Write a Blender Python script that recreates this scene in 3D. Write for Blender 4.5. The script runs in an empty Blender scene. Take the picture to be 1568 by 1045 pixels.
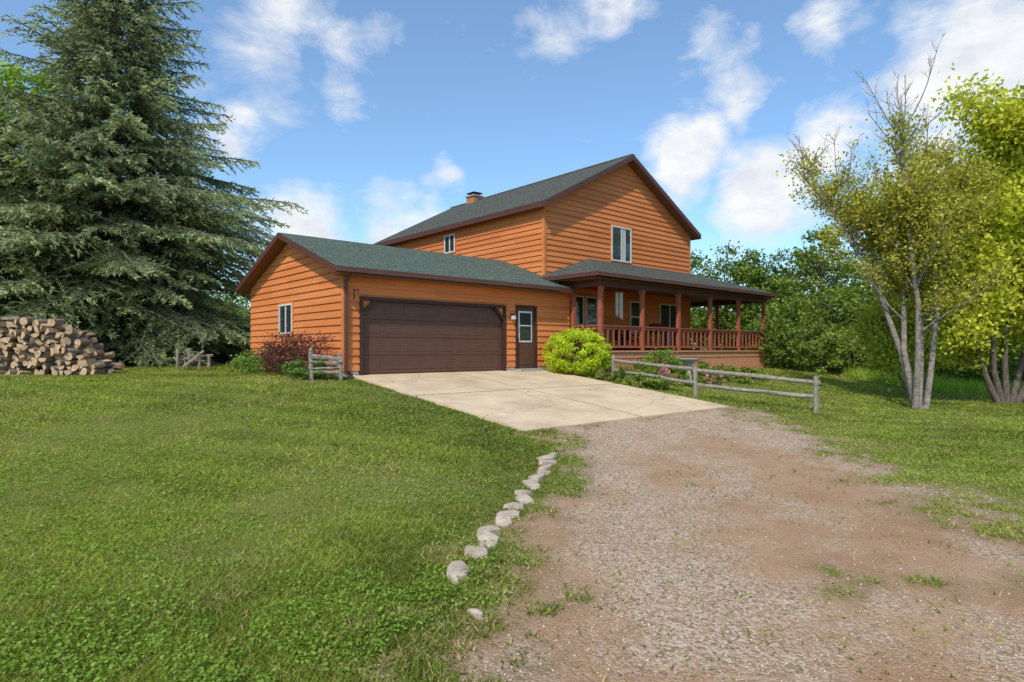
import bpy, math, random
import numpy as np
from mathutils import Vector, Matrix
random.seed(7); rng=np.random.default_rng(11)
CZ=1.8
U=np.array([.75,.6614]); V=np.array([-.6614,.75]); G0=np.array([-4.55,16.64])
ANG=math.atan2(U[1],U[0])
def W(s,t): 
    p=G0+s*U+t*V; return float(p[0]),float(p[1])
# ---------------------------------------------------------------- helpers
def vn(x,y,sc,seed=0):
    x=np.asarray(x,float)*sc; y=np.asarray(y,float)*sc
    xi=np.floor(x); yi=np.floor(y); fx=x-xi; fy=y-yi
    fx=fx*fx*(3-2*fx); fy=fy*fy*(3-2*fy)
    def hs(a,b):
        v=np.sin(a*127.1+b*311.7+seed*74.7)*43758.5453
        return v-np.floor(v)
    return (hs(xi,yi)*(1-fx)+hs(xi+1,yi)*fx)*(1-fy)+(hs(xi,yi+1)*(1-fx)+hs(xi+1,yi+1)*fx)*fy
_tt=np.arange(-60,60,.25)
_tz=np.interp(_tt,[-60,-14,-10.5,-8.6,-5.8,-1,.3,60],[-1.95,-1.82,-1.80,-1.70,-1.36,-.82,-.71,-.71])
_k=np.ones(7)/7; _tz=np.convolve(np.pad(_tz,3,mode='edge'),_k,'valid')
def st(X,Y):
    dx=np.asarray(X)-G0[0]; dy=np.asarray(Y)-G0[1]
    return dx*U[0]+dy*U[1], dx*V[0]+dy*V[1]
def gz(X,Y):
    s,t=st(X,Y); return np.interp(t,_tt,_tz)+CZ
def gz1(X,Y): return float(gz(X,Y))
def gravel(X,Y):
    xl=np.interp(Y,[-60,0,3.3,5,6.4,9.8,12.1,16.5,17.2],[-3,-.5,-.25,.0,.35,1.1,.85,5.6,7])
    xr=np.interp(Y,[-60,0,5.94,7.2,10.9,14.5,16.3,17],[3,4.8,4.8,5.3,5.8,6.2,5.6,5.0])
    n=(vn(X,Y,1.3,1)-.5)*.8+(vn(X,Y,4,2)-.5)*.8+(vn(X,Y,9,12)-.5)*.5
    d=np.minimum((X-xl)/.55,(xr-X)/1.0)
    g=.5+.5*np.clip(d,-4,1.7)+n*.8
    blob=np.exp(-(((X-2.75)/.7)**2+((Y-4.9)/.7)**2))*1.3+np.exp(-(((X-2.5)/.4)**2+((Y-8.5)/2.2)**2))*.7
    g=g-blob*vn(X,Y,5,5)
    return np.where(Y<17,np.clip(g,0,1),0)
def on_slab(X,Y,m=0):
    s,t=st(X,Y); return (s>.0-m)&(s<7.4+m)&(t<m)&(t>-7.15-m)
def on_house(X,Y):
    s,t=st(X,Y)
    return ((s>-.05)&(s<9)&(t>-.02)&(t<7.4))|((s>8.7)&(s<21)&(t>-1.5)&(t<14))

def newmat(name):
    m=bpy.data.materials.new(name); m.use_nodes=True
    nt=m.node_tree; b=nt.nodes['Principled BSDF']; return m,nt,b
def N(nt,typ,**kw):
    n=nt.nodes.new(typ)
    for k,v in kw.items(): setattr(n,k,v)
    return n
def L(nt,a,b): nt.links.new(a,b)
def ramp(nt,fac,stops):
    r=N(nt,'ShaderNodeValToRGB'); e=r.color_ramp.elements
    while len(e)<len(stops): e.new(.5)
    for i,(p,c) in enumerate(stops):
        e[i].position=p; e[i].color=(*c,1) if len(c)==3 else c
    L(nt,fac,r.inputs[0]); return r.outputs[0]
def noise(nt,vec,scale,detail=4,rough=.6,dist=0):
    n=N(nt,'ShaderNodeTexNoise'); n.inputs['Scale'].default_value=scale; n.inputs['Detail'].default_value=detail
    n.inputs['Roughness'].default_value=rough; n.inputs['Distortion'].default_value=dist
    if vec is not None: L(nt,vec,n.inputs['Vector'])
    return n.outputs['Fac']
def mapping(nt,vec,sc):
    m=N(nt,'ShaderNodeMapping'); m.inputs['Scale'].default_value=sc; L(nt,vec,m.inputs['Vector']); return m.outputs[0]
def objc(nt): return N(nt,'ShaderNodeTexCoord').outputs['Object']
def mix(nt,f,a,b,mode='MIX'):
    m=N(nt,'ShaderNodeMix',data_type='RGBA',blend_type=mode)
    for s,v in ((m.inputs[0],f),(m.inputs[6],a),(m.inputs[7],b)):
        if isinstance(v,(int,float)): s.default_value=v
        elif isinstance(v,tuple): s.default_value=(*v,1)
        else: L(nt,v,s)
    return m.outputs[2]
def bump(nt,b,h,strength=.4,dist=.02):
    n=N(nt,'ShaderNodeBump'); n.inputs['Strength'].default_value=strength; n.inputs['Distance'].default_value=dist
    L(nt,h,n.inputs['Height']); L(nt,n.outputs[0],b.inputs['Normal'])
def math_(nt,op,a,b=0.0,clamp=False):
    m=N(nt,'ShaderNodeMath',operation=op); m.use_clamp=clamp
    for s,v in ((m.inputs[0],a),(m.inputs[1],b)):
        if isinstance(v,(int,float)): s.default_value=v
        else: L(nt,v,s)
    return m.outputs[0]

def simple(name,c1,c2,scale=6,rough=.7,stretch=(1,1,1),bmp=.15,spec=.3):
    m,nt,b=newmat(name); v=mapping(nt,objc(nt),stretch)
    n=noise(nt,v,scale,6)
    L(nt,ramp(nt,n,[(.3,c1),(.7,c2)]),b.inputs['Base Color'])
    b.inputs['Roughness'].default_value=rough; b.inputs['Specular IOR Level'].default_value=spec
    if bmp: bump(nt,b,n,bmp,.01)
    return m
# siding
def siding_mat():
    m,nt,b=newmat('stained_siding'); o=objc(nt)
    sep=N(nt,'ShaderNodeSeparateXYZ'); L(nt,o,sep.inputs[0])
    row=math_(nt,'FLOOR',math_(nt,'DIVIDE',math_(nt,'SUBTRACT',sep.outputs[2],1.09),.21))
    a=math_(nt,'ADD',sep.outputs[0],sep.outputs[1])
    seg=math_(nt,'FLOOR',math_(nt,'DIVIDE',math_(nt,'ADD',a,math_(nt,'MULTIPLY',row,1.37)),3.6))
    wn=N(nt,'ShaderNodeTexWhiteNoise',noise_dimensions='2D'); cb=N(nt,'ShaderNodeCombineXYZ'); L(nt,row,cb.inputs[0]); L(nt,seg,cb.inputs[1]); L(nt,cb.outputs[0],wn.inputs['Vector'])
    g=noise(nt,mapping(nt,o,(1.2,1.2,30)),1.5,6,.65)
    g2=noise(nt,mapping(nt,o,(.5,.5,.5)),1,3)
    f=math_(nt,'ADD',math_(nt,'MULTIPLY',wn.outputs[0],.3),math_(nt,'ADD',math_(nt,'MULTIPLY',g,.45),math_(nt,'MULTIPLY',g2,.3)))
    L(nt,ramp(nt,f,[(.2,(.50,.150,.045)),(.55,(.64,.205,.062)),(.9,(.72,.27,.09))]),b.inputs['Base Color'])
    b.inputs['Roughness'].default_value=.65; b.inputs['Specular IOR Level'].default_value=.2
    bump(nt,b,g,.2,.004); return m
def shingle(name,axis,k,c1,c2,c3):
    m,nt,b=newmat(name); o=objc(nt); sep=N(nt,'ShaderNodeSeparateXYZ'); L(nt,o,sep.inputs[0])
    cb=N(nt,'ShaderNodeCombineXYZ'); L(nt,sep.outputs[axis],cb.inputs[0]); L(nt,math_(nt,'MULTIPLY',sep.outputs[2],k),cb.inputs[1])
    br=N(nt,'ShaderNodeTexBrick'); L(nt,cb.outputs[0],br.inputs['Vector']); br.inputs['Scale'].default_value=1
    br.inputs['Brick Width'].default_value=.32; br.inputs['Row Height'].default_value=.15; br.inputs['Mortar Size'].default_value=.014; br.inputs['Bias'].default_value=0
    br.inputs['Color1'].default_value=(*c1,1); br.inputs['Color2'].default_value=(*c2,1); br.inputs['Mortar'].default_value=(*c3,1)
    n=noise(nt,o,14,4,.8); n2=noise(nt,o,.7,3)
    c=mix(nt,.5,br.outputs[0],ramp(nt,n,[(.40,tuple(x*.25 for x in c1)),(.60,tuple(x*2.3 for x in c2))]))
    c=mix(nt,math_(nt,'MULTIPLY',n2,.3),c,(.12,.13,.11))
    L(nt,c,b.inputs['Base Color']); b.inputs['Roughness'].default_value=.95; b.inputs['Specular IOR Level'].default_value=.1
    bump(nt,b,math_(nt,'SUBTRACT',math_(nt,'MULTIPLY',n,.5),br.outputs['Fac']),.9,.02); return m
M={}
M['siding']=siding_mat()
gc=((.050,.068,.050),(.10,.13,.098),(.012,.018,.015)); dc=((.042,.044,.036),(.088,.092,.076),(.012,.014,.013))
M['sh_g']=shingle('green_shingles',0,3.0,*gc)
M['sh_h']=shingle('dark_shingles',1,2.15,*dc)
M['sh_p']=shingle('porch_shingles',0,3.0,*dc)
M['sh_q']=shingle('porch_side_shingles',1,3.0,*dc)
M['fascia']=simple('maroon_fascia',(.085,.032,.025),(.12,.048,.036),8,.5)
M['door']=simple('brown_door_paint',(.105,.050,.035),(.125,.062,.044),3,.45)
M['trim']=simple('brown_trim',(.05,.022,.018),(.07,.03,.024),5,.5)
M['post']=simple('red_stain_post',(.28,.075,.045),(.38,.115,.065),7,.6,(1,1,.3))
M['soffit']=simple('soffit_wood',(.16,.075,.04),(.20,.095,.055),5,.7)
M['lattice']=simple('skirt_wood',(.54,.22,.115),(.66,.31,.17),6,.7)
M['white']=simple('white_vinyl',(.62,.60,.55),(.72,.70,.66),3,.4,bmp=0)
M['conc']=simple('foundation_concrete',(.30,.28,.25),(.42,.40,.36),9,.9)
M['black']=simple('black_metal',(.015,.015,.016),(.03,.03,.03),9,.4)
M['brick']=simple('chimney_brick',(.35,.13,.06),(.5,.22,.11),14,.9)
M['metal']=simple('gutter_brown',(.10,.045,.035),(.14,.06,.045),5,.35)
M['curtain']=simple('curtain',(.45,.44,.42),(.6,.59,.56),5,.9,(8,8,.3))
m,nt,b=newmat('window_glass'); b.inputs['Base Color'].default_value=(.03,.04,.045,1); b.inputs['Roughness'].default_value=.04; b.inputs['Specular IOR Level'].default_value=.8
n=noise(nt,objc(nt),1.3,2); bump(nt,b,n,.05,.02); M['glass']=m
M['grey']=simple('weathered_wood',(.16,.13,.105),(.38,.33,.27),12,.9,(1,1,1),.5)
M['bark']=simple('bark',(.07,.055,.045),(.20,.16,.125),14,.95,(1,1,.3),.8)
M['stone']=simple('limestone',(.34,.26,.19),(.60,.49,.38),9,.95,bmp=.6)

class MB:
    def __init__(s): s.v=[]; s.f=[]; s.m=[]
    def face(s,pts,mat):
        i=len(s.v); s.v+= [tuple(p) for p in pts]; s.f.append(tuple(range(i,i+len(pts)))); s.m.append(mat)
    def box(s,x0,x1,y0,y1,z0,z1,mat):
        i=len(s.v)
        s.v+=[(x,y,z) for z in (z0,z1) for x,y in ((x0,y0),(x1,y0),(x1,y1),(x0,y1))]
        for f in ((0,3,2,1),(4,5,6,7),(0,1,5,4),(1,2,6,5),(2,3,7,6),(3,0,4,7)): s.f.append(tuple(i+k for k in f)); s.m.append(mat)
    def beam(s,a,b,w,h,mat):
        a=Vector(a);b=Vector(b);d=(b-a).normalized(); up=Vector((0,0,1)) if abs(d.z)<.95 else Vector((1,0,0))
        x=d.cross(up).normalized()*w/2; y=x.cross(d).normalized()*h/2; i=len(s.v)
        for p in (a,b): s.v+=[tuple(p-x-y),tuple(p+x-y),tuple(p+x+y),tuple(p-x+y)]
        for f in ((3,2,1,0),(4,5,6,7),(0,1,5,4),(1,2,6,5),(2,3,7,6),(3,0,4,7)): s.f.append(tuple(i+k for k in f)); s.m.append(mat)
    def slab(s,pts,th,top,side,bot=None):
        lo=[(p[0],p[1],p[2]-th) for p in pts]; s.face(pts,top); s.face(lo[::-1],bot or side)
        n=len(pts)
        for i in range(n): j=(i+1)%n; s.face([pts[i],lo[i],lo[j],pts[j]],side)
    def bx(s,ax,p,o0,o1,a0,a1,z0,z1,mat):
        if ax=='F': s.box(a0,a1,p-o1,p-o0,z0,z1,mat)
        else: s.box(p-o1,p-o0,a0,a1,z0,z1,mat)
    def build(s,name,parent=None,bev=0,loc=None):
        me=bpy.data.meshes.new(name); me.from_pydata(s.v,[],s.f)
        ms=[]; 
        for k in s.m:
            if k not in ms: ms.append(k)
        for k in ms: me.materials.append(M[k] if isinstance(k,str) else k)
        me.polygons.foreach_set('material_index',[ms.index(k) for k in s.m]); me.update()
        o=bpy.data.objects.new(name,me); bpy.context.collection.objects.link(o)
        if parent: o.parent=parent
        if bev:
            b=o.modifiers.new('b','BEVEL'); b.width=bev; b.segments=2; b.limit_method='ANGLE'
        return o
def empty(name,loc=(0,0,0),rz=0):
    e=bpy.data.objects.new(name,None); e.location=loc; e.rotation_euler=(0,0,rz); bpy.context.collection.objects.link(e); return e
def np_mesh(name,Vv,F,mat,col=None,parent=None,smooth=False):
    Vv=np.asarray(Vv,np.float32); F=np.asarray(F,np.int32); n=len(Vv); m,k=F.shape
    me=bpy.data.meshes.new(name); me.vertices.add(n); me.vertices.foreach_set('co',Vv.ravel())
    me.loops.add(m*k); me.loops.foreach_set('vertex_index',F.ravel())
    me.polygons.add(m); me.polygons.foreach_set('loop_start',np.arange(m,dtype=np.int32)*k)
    if smooth: me.polygons.foreach_set('use_smooth',np.ones(m,bool))
    me.update(calc_edges=True)
    if col is not None:
        a=me.attributes.new('Col','FLOAT_COLOR','POINT'); c=np.ones((n,4),np.float32); c[:,:3]=col; a.data.foreach_set('color',c.ravel())
    me.materials.append(M[mat] if isinstance(mat,str) else mat)
    o=bpy.data.objects.new(name,me); bpy.context.collection.objects.link(o)
    if parent: o.parent=parent
    return o
# ---------------------------------------------------------------- leaf material
def leafmat(name,trans=.35,rough=.6):
    m=bpy.data.materials.new(name); m.use_nodes=True; nt=m.node_tree; b=nt.nodes['Principled BSDF']; out=nt.nodes['Material Output']
    a=N(nt,'ShaderNodeAttribute',attribute_name='Col'); L(nt,a.outputs['Color'],b.inputs['Base Color'])
    b.inputs['Roughness'].default_value=rough; b.inputs['Specular IOR Level'].default_value=.15
    t=N(nt,'ShaderNodeBsdfTranslucent'); L(nt,mix(nt,1.0,a.outputs['Color'],(1.25,1.25,.5),'MULTIPLY'),t.inputs[0])
    ms=N(nt,'ShaderNodeMixShader'); ms.inputs[0].default_value=trans
    L(nt,b.outputs[0],ms.inputs[1]); L(nt,t.outputs[0],ms.inputs[2]); L(nt,ms.outputs[0],out.inputs[0]); return m
M['leaf']=leafmat('leaves',.4); M['needle']=leafmat('needles',.3,.7); M['grassb']=leafmat('grass_blades',.45,.7); M['petal']=leafmat('petals',.3,.6)

# ================================================================ HOUSE
house=empty('wood_sided_house',(G0[0],G0[1],0),ANG)
Z=lambda c:c+CZ
def siding(B,ax,p,zlo,zhi,lim,holes=(),pitch=.21,flip=1):
    z=zlo
    while z<zhi-1e-3:
        z1=min(z+pitch,zhi); br=sorted({z,z1,*[h[k] for h in holes for k in (2,3) if z<h[k]<z1]})
        off=lambda q:.004+.036*(z+pitch-q)/pitch
        for za,zb in zip(br[:-1],br[1:]):
            a0,a1=lim(za); b0,b1=lim(zb)
            if a1-a0<.02: continue
            if b1<b0: b0=b1=(b0+b1)/2
            segs=[((a0,b0),(a1,b1))]; zm=(za+zb)/2
            for h in holes:
                if h[2]<zm<h[3]:
                    ns=[]
                    for l,r in segs:
                        if h[1]<=l[0] or h[0]>=r[0]: ns.append((l,r)); continue
                        if h[0]>l[0] : ns.append((l,(h[0],h[0])))
                        if h[1]<r[0]: ns.append(((h[1],h[1]),r))
                    segs=ns
            def P(a,q,o):
                return (a,p-o*flip,q) if ax=='F' else (p-o*flip,a,q)
            for l,r in segs:
                q=[P(l[0],za,off(za)),P(r[0],za,off(za)),P(r[1],zb,off(zb)),P(l[1],zb,off(zb))]
                B.face(q,'siding')
                if za==z: B.face([P(l[0],za,.002),P(r[0],za,.002),P(r[0],za,off(za)),P(l[0],za,off(za))],'siding')
        z+=pitch
def window(B,ax,p,a0,a1,z0,z1,split='V',cur=True):
    w=.055
    B.bx(ax,p,.0,.075,a0,a1,z0,z0+w,'white'); B.bx(ax,p,.0,.075,a0,a1,z1-w,z1,'white')
    B.bx(ax,p,.0,.075,a0,a0+w,z0+w,z1-w,'white'); B.bx(ax,p,.0,.075,a1-w,a1,z0+w,z1-w,'white')
    if split=='V': c=(a0+a1)/2; B.bx(ax,p,.0,.062,c-.03,c+.03,z0+w,z1-w,'white')
    if split=='H': c=(z0+z1)/2; B.bx(ax,p,.0,.062,a0+w,a1-w,c-.03,c+.03,'white')
    B.bx(ax,p,.0,.045,a0+w,a1-w,z0+w,z1-w,'glass')
    t=.05
    B.bx(ax,p,.0,.055,a0-t,a0,z0-t,z1+t,'siding'); B.bx(ax,p,.0,.055,a1,a1+t,z0-t,z1+t,'siding'); B.bx(ax,p,.0,.055,a0,a1,z1,z1+t,'siding'); B.bx(ax,p,.0,.055,a0,a1,z0-t,z0,'siding')
    if cur: B.bx(ax,p,.045,.048,a0+(a1-a0)*.56,a0+(a1-a0)*.72,z0+w,z1-w,'curtain')
FZ=Z(-.71)
B=MB()
DL,DR,DT=.545,5.66,Z(1.36)
siding(B,'F',0,FZ+.12,Z(2.2),lambda z:(0,8.85),[(DL,DR,FZ-1,DT),(6.27,7.10,FZ-1,Z(1.42))])
gap=lambda z:(0+max(0,(z-Z(2.16))/.356), 7.34-max(0,(z-Z(2.16))/.356))
siding(B,'L',0,FZ+.12,Z(3.47),gap)
H0,H1=8.8,18.68
def hg(z):
    d=max(0,(z-Z(5.56))/.5255); return (H0+d,H1-d)
siding(B,'F',1.257,FZ+.12+.63,Z(8.14),hg)
siding(B,'L',8.8,FZ+.12,Z(5.6),lambda z:(1.257,13.7))
siding(B,'L',18.68,FZ+.12,Z(5.6),lambda z:(1.257,13.7),flip=-1)
siding(B,'F',13.7,FZ+.12,Z(8.14),hg,flip=-1)
siding(B,'F',7.34,FZ+.12,Z(2.2),lambda z:(0,8.8),flip=-1)
B.build('siding_walls',house)
B=MB()
B.box(-.045,.08,-.05,-.041,FZ+.1,Z(2.1),'siding'); B.box(-.05,-.041,-.041,.08,FZ+.1,Z(2.1),'siding')
B.box(8.755,8.87,1.2,1.215,Z(0),Z(5.6),'siding'); B.box(8.75,8.758,1.216,1.33,Z(2),Z(5.6),'siding')
B.box(18.6,18.73,1.2,1.215,Z(0),Z(5.6),'siding')
B.box(-.02,DL-.12,-.02,.2,FZ-.5,FZ+.118,'conc'); B.box(DR+.12,6.17,-.02,.2,FZ-.5,FZ+.118,'conc'); B.box(7.2,8.85,-.02,.2,FZ-.5,FZ+.118,'conc')
B.box(-.02,.2,.2,7.34,FZ-.5,FZ+.118,'conc')
B.build('trim_boards',house)
# roofs
B=MB()
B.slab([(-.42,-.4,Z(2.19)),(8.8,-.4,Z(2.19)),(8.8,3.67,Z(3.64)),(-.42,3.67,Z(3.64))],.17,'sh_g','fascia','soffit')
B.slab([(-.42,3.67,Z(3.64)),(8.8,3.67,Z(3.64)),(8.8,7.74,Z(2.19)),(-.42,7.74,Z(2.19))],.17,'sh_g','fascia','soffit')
B.box(-.3,8.8,-.38,.0,Z(1.99),Z(2.02),'soffit')
B.build('garage_roof',house)
B=MB()
for a,bb in ((8.45,13.74),(19.03,13.74)):
    q=[(a,.8,Z(5.57)),(bb,.8,Z(8.35)),(bb,14.1,Z(8.35)),(a,14.1,Z(5.57))]
    if a<bb: q=q[::-1]; q=[q[3],q[0],q[1],q[2]]
    B.slab(q,.22,'sh_h','fascia','soffit')
B.box(13.64,13.84,.82,14.08,Z(8.30),Z(8.37),'sh_h')
B.build('main_roof',house)
B=MB()
x0,x1,y0=8.25,21.4,-1.8; e=Z(2.65); tp=Z(3.70)
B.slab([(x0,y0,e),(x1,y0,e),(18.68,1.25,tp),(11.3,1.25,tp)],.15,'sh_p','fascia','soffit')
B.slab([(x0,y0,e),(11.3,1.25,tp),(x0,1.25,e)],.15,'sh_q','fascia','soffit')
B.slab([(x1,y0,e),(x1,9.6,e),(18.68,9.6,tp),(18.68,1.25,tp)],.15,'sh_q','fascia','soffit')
B.box(x0+.1,x1-.1,y0+.1,1.2,Z(2.455),Z(2.475),'soffit'); B.box(18.72,x1-.1,1.2,9.5,Z(2.455),Z(2.475),'soffit')
B.build('porch_roof',house)
B=MB()
B.box(-.42,7.9,-.50,-.405,Z(2.05),Z(2.15),'metal')
B.box(x0,x1,y0-.1,y0-.005,Z(2.5),Z(2.6),'metal')
B.beam((.02,-.44,Z(2.06)),(.02,-.1,Z(1.85)),.07,.07,'metal'); B.box(-.02,.06,-.12,-.055,FZ+.1,Z(1.87),'metal'); B.beam((.02,-.09,FZ+.14),(.02,-.4,FZ+.03),.07,.07,'metal')
B.build('gutter_and_downspout',house)
# garage door
B=MB()
tr=.10
B.box(DL,DR,.10,.14,FZ-.05,DT,'door')
rows=4; rh=(DT-FZ-.02)/rows; cols=8; cw=(DR-DL-.08)/cols
for r in range(rows):
    z0=FZ+.02+r*rh
    B.box(DL,DR,.080,.1,z0+.008,z0+rh-.008,'door')
    for c in range(cols):
        a=DL+.04+c*cw
        B.box(a+.07,a+cw-.07,.072,.0802,z0+.11,z0+rh-.11,'door')
B.build('garage_door',house,bev=.006)
B=MB()
for a0,a1,z0,z1 in ((DL-tr,DL,FZ-.02,DT+.0),(DR,DR+tr,FZ-.02,DT),(DL-tr,DR+tr,DT,DT+tr)):
    B.box(a0,a1,-.06,.12,z0,z1,'trim')
ch=.36
for sx,dr in ((DL,1),(DR,-1)):
    A=(sx,.0,DT-ch);C=(sx,.0,DT);D=(sx+dr*ch,.0,DT)
    B.face([A,D,C],'siding')
    B.beam((sx-dr*.0,-.02,DT-ch),(sx+dr*(ch),-.02,DT),.09,.10,'trim')
B.build('garage_door_frame',house)
# man door
B=MB(); a0,a1=6.27,7.10; zt=Z(1.42)
B.box(a0-.07,a0,-.06,.1,FZ,zt+.07,'trim'); B.box(a1,a1+.07,-.06,.1,FZ,zt+.07,'trim'); B.box(a0,a1,-.06,.1,zt,zt+.07,'trim')
B.box(a0,a1,.03,.07,FZ+.02,zt,'door')
B.box(a0+.1,a1-.1,.012,.031,FZ+.95,zt-.12,'white'); B.box(a0+.16,a1-.16,.002,.0125,FZ+1.01,zt-.18,'glass'); B.box(a0+.16,a1-.16,-.004,.003,FZ+1.5,FZ+1.53,'white')
B.box(a0+.12,a1-.12,.018,.031,FZ+.18,FZ+.78,'door'); B.box(a0+.05,a0+.08,-.03,.03,FZ+.98,FZ+1.10,'black')
B.box(a0-.1,a1+.1,-.35,0,FZ-.05,FZ+.05,'conc')
B.build('side_entry_door',house)
# windows
B=MB()
window(B,'F',1.257,H0+3.94,H0+5.28,Z(3.76),Z(5.25),'V')
window(B,'L',8.8,6.93,7.74,Z(4.38),Z(5.2),'V',False)
window(B,'L',0,3.45,4.53,Z(.48),Z(1.44),'V',False)
window(B,'F',1.257,H0+1.5,H0+2.2,Z(.95),Z(2.15),'',False); window(B,'F',1.257,H0+2.32,H0+3.02,Z(.95),Z(2.15),'',False)
window(B,'F',1.257,H0+5.2,H0+5.95,Z(.75),Z(2.1),'H',False)
window(B,'F',1.257,H0+7.4,H0+9.0,Z(.1),Z(2.1),'V',False)
B.build('windows',house)
B=MB(); B.box(13.4,14.0,11.5,12.2,Z(7.6),Z(8.55),'brick'); B.box(13.34,14.06,11.44,12.26,Z(8.55),Z(8.62),'conc')
B.box(13.5,13.9,11.6,12.1,Z(8.62),Z(8.72),'black'); B.box(13.38,14.02,11.5,12.2,Z(8.74),Z(8.78),'black')
B.build('chimney',house)
# porch structure
B=MB(); dz=Z(-.05)
B.box(8.88,20.95,-1.55,1.25,dz-.06,dz,'lattice'); B.box(18.72,20.95,1.25,9.3,dz-.06,dz,'lattice')
B.box(8.92,20.9,-1.50,-1.46,dz-.28,dz-.065,'lattice')
B.box(13.7,20.9,-1.48,-1.45,Z(-1.4),dz-.285,'lattice'); B.box(20.87,20.9,-1.44,9.2,Z(-1.4),dz-.07,'lattice')
B.box(8.92,8.95,-1.45,0,Z(-1.3),dz-.07,'lattice')
B.box(8.95,13.7,-1.40,-1.38,Z(-1.3),dz-.28,'trim')
k=8.75
while k<13.9:
    for sg in (1,-1):
        x=k if sg>0 else k+.8; pa=(x,-1.47-.012*sg,Z(-1.2)); pb=(x+sg*.85,-1.47-.012*sg,Z(-.34))
        if min(pa[0],pb[0])>8.9 and max(pa[0],pb[0])<13.9: B.beam(pa,pb,.012,.045,'lattice')
    k+=.13
B.build('porch_deck',house)
B=MB(); posts=[8.95,11.33,13.72,16.1,18.48,20.85]; pt=-1.42; top=Z(2.22)
for a in posts: B.box(a-.07,a+.07,pt-.07,pt+.07,dz,top,'post')
B.box(8.88,9.02,-.2,-.06,dz,top,'post')
for b_ in (1.0,3.4,5.8,8.2): B.box(20.78,20.92,b_-.07,b_+.07,dz,top,'post')
B.box(8.85,20.95,pt-.06,pt+.06,top,Z(2.45),'fascia'); B.box(8.89,9.0,pt+.08,.0,top,Z(2.45),'fascia'); B.box(20.79,20.91,pt+.08,9.2,top,Z(2.45),'fascia')
for a in posts:
    for sg in (-1,1):
        if 8.9<a+sg*.3<20.9: B.beam((a+sg*.05,pt,top-.22),(a+sg*.22,pt,top-.02),.04,.05,'post')
B.build('porch_posts',house,bev=.008)
B=MB()
def rail(ax,p,a0,a1):
    def bb(o,a,b,z0,z1):
        if ax=='F': B.box(a,b,p-o,p+o,z0,z1,'post')
        else: B.box(p-o,p+o,a,b,z0,z1,'post')
    bb(.06,a0,a1,dz+.86,dz+.90); bb(.02,a0,a1,dz+.76,dz+.855); bb(.02,a0,a1,dz+.1,dz+.18)
    n=max(2,int((a1-a0)/.30)); 
    for i in range(1,n): a=a0+(a1-a0)*i/n; bb(.017,a-.035,a+.035,dz+.18,dz+.76)
for a,b_ in zip(posts[:-1],posts[1:]): rail('F',pt,a+.07,b_-.07)
rail('L',8.95,pt+.07,-.2); rail('L',20.85,pt+.07,.93); rail('L',20.85,1.07,3.33); rail('L',20.85,3.47,5.73); rail('L',20.85,5.87,8.13)
B.build('porch_railing',house)
B=MB(); B.box(5.98,6.08,-.07,-.03,Z(1.02),Z(1.2),'black'); B.box(5.97,6.09,-.17,-.07,Z(1.0),Z(1.13),'white'); B.box(5.96,6.10,-.18,-.06,Z(1.13),Z(1.16),'black'); B.build('wall_lantern',house)
B=MB(); B.beam((.28,-.03,Z(1.62)),(.28,-.3,Z(1.62)),.02,.02,'black'); B.beam((.28,-.03,Z(1.35)),(.28,-.03,Z(1.65)),.02,.02,'black'); B.beam((.28,-.29,Z(1.62)),(.28,-.29,Z(1.5)),.012,.012,'black'); B.build('plant_hook',house)
# wind chime
wc=empty('wind_chime',(*W(10.5,-1.0),Z(2.4)),ANG)
B=MB(); B.box(-.14,.14,-.14,.14,-.3,-.28,'grey'); B.beam((0,0,0),(0,0,-.3),.01,.01,'black')
for i in range(6):
    a=i*math.pi/3; x,y=.11*math.cos(a),.11*math.sin(a); B.beam((x,y,-.3),(x,y,-1.0-.06*i),.035,.035,'white')
B.box(-.06,.06,-.06,.06,-.75,-.72,'grey'); B.build('chime_tubes',wc)
gr=empty('barbecue_grill',(*W(14.6,.2),dz),ANG)
B=MB()
for x in (-.3,.3):
    for y in (-.22,.22): B.beam((x,y,0),(x,y,.75),.04,.04,'black')
B.box(-.38,.38,-.27,.27,.72,.9,'black'); B.box(-.75,-.4,-.22,.22,.86,.89,'grey'); B.box(.4,.75,-.22,.22,.86,.89,'grey')
for i in range(6):
    a0_=math.pi*i/6; a1_=math.pi*(i+1)/6
    B.face([(-.37,.26*math.cos(a0_),.9+.26*math.sin(a0_)),(.37,.26*math.cos(a0_),.9+.26*math.sin(a0_)),(.37,.26*math.cos(a1_),.9+.26*math.sin(a1_)),(-.37,.26*math.cos(a1_),.9+.26*math.sin(a1_))],'fascia')
for x in (-.37,.37): B.face([(x,.26*math.cos(math.pi*i/6),.9+.26*math.sin(math.pi*i/6)) for i in range(7)],'fascia')
B.beam((-.25,-.3,1.0),(.25,-.3,1.0),.03,.03,'post'); B.build('grill_body',gr)
for i,(s_,t_) in enumerate(((12.2,.2),(13.1,.3))):
    ce=empty('porch_chair' ,(*W(s_,t_),dz),ANG+.2*i)
    B=MB()
    for x in (-.25,.25):
        B.beam((x,-.22,0),(x,-.22,.6),.05,.05,'black'); B.beam((x,.22,0),(x,.3,1.0),.05,.05,'black'); B.beam((x,-.25,.62),(x,.26,.62),.06,.03,'black')
    B.box(-.25,.25,-.24,.24,.4,.44,'black')
    for k in range(5): B.beam((-.2+.1*k,.23,.44),(-.2+.1*k,.3,1.0),.06,.015,'black')
    B.beam((-.27,.3,1.0),(.27,.3,1.0),.05,.06,'black'); B.build('chair_frame',ce)

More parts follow.
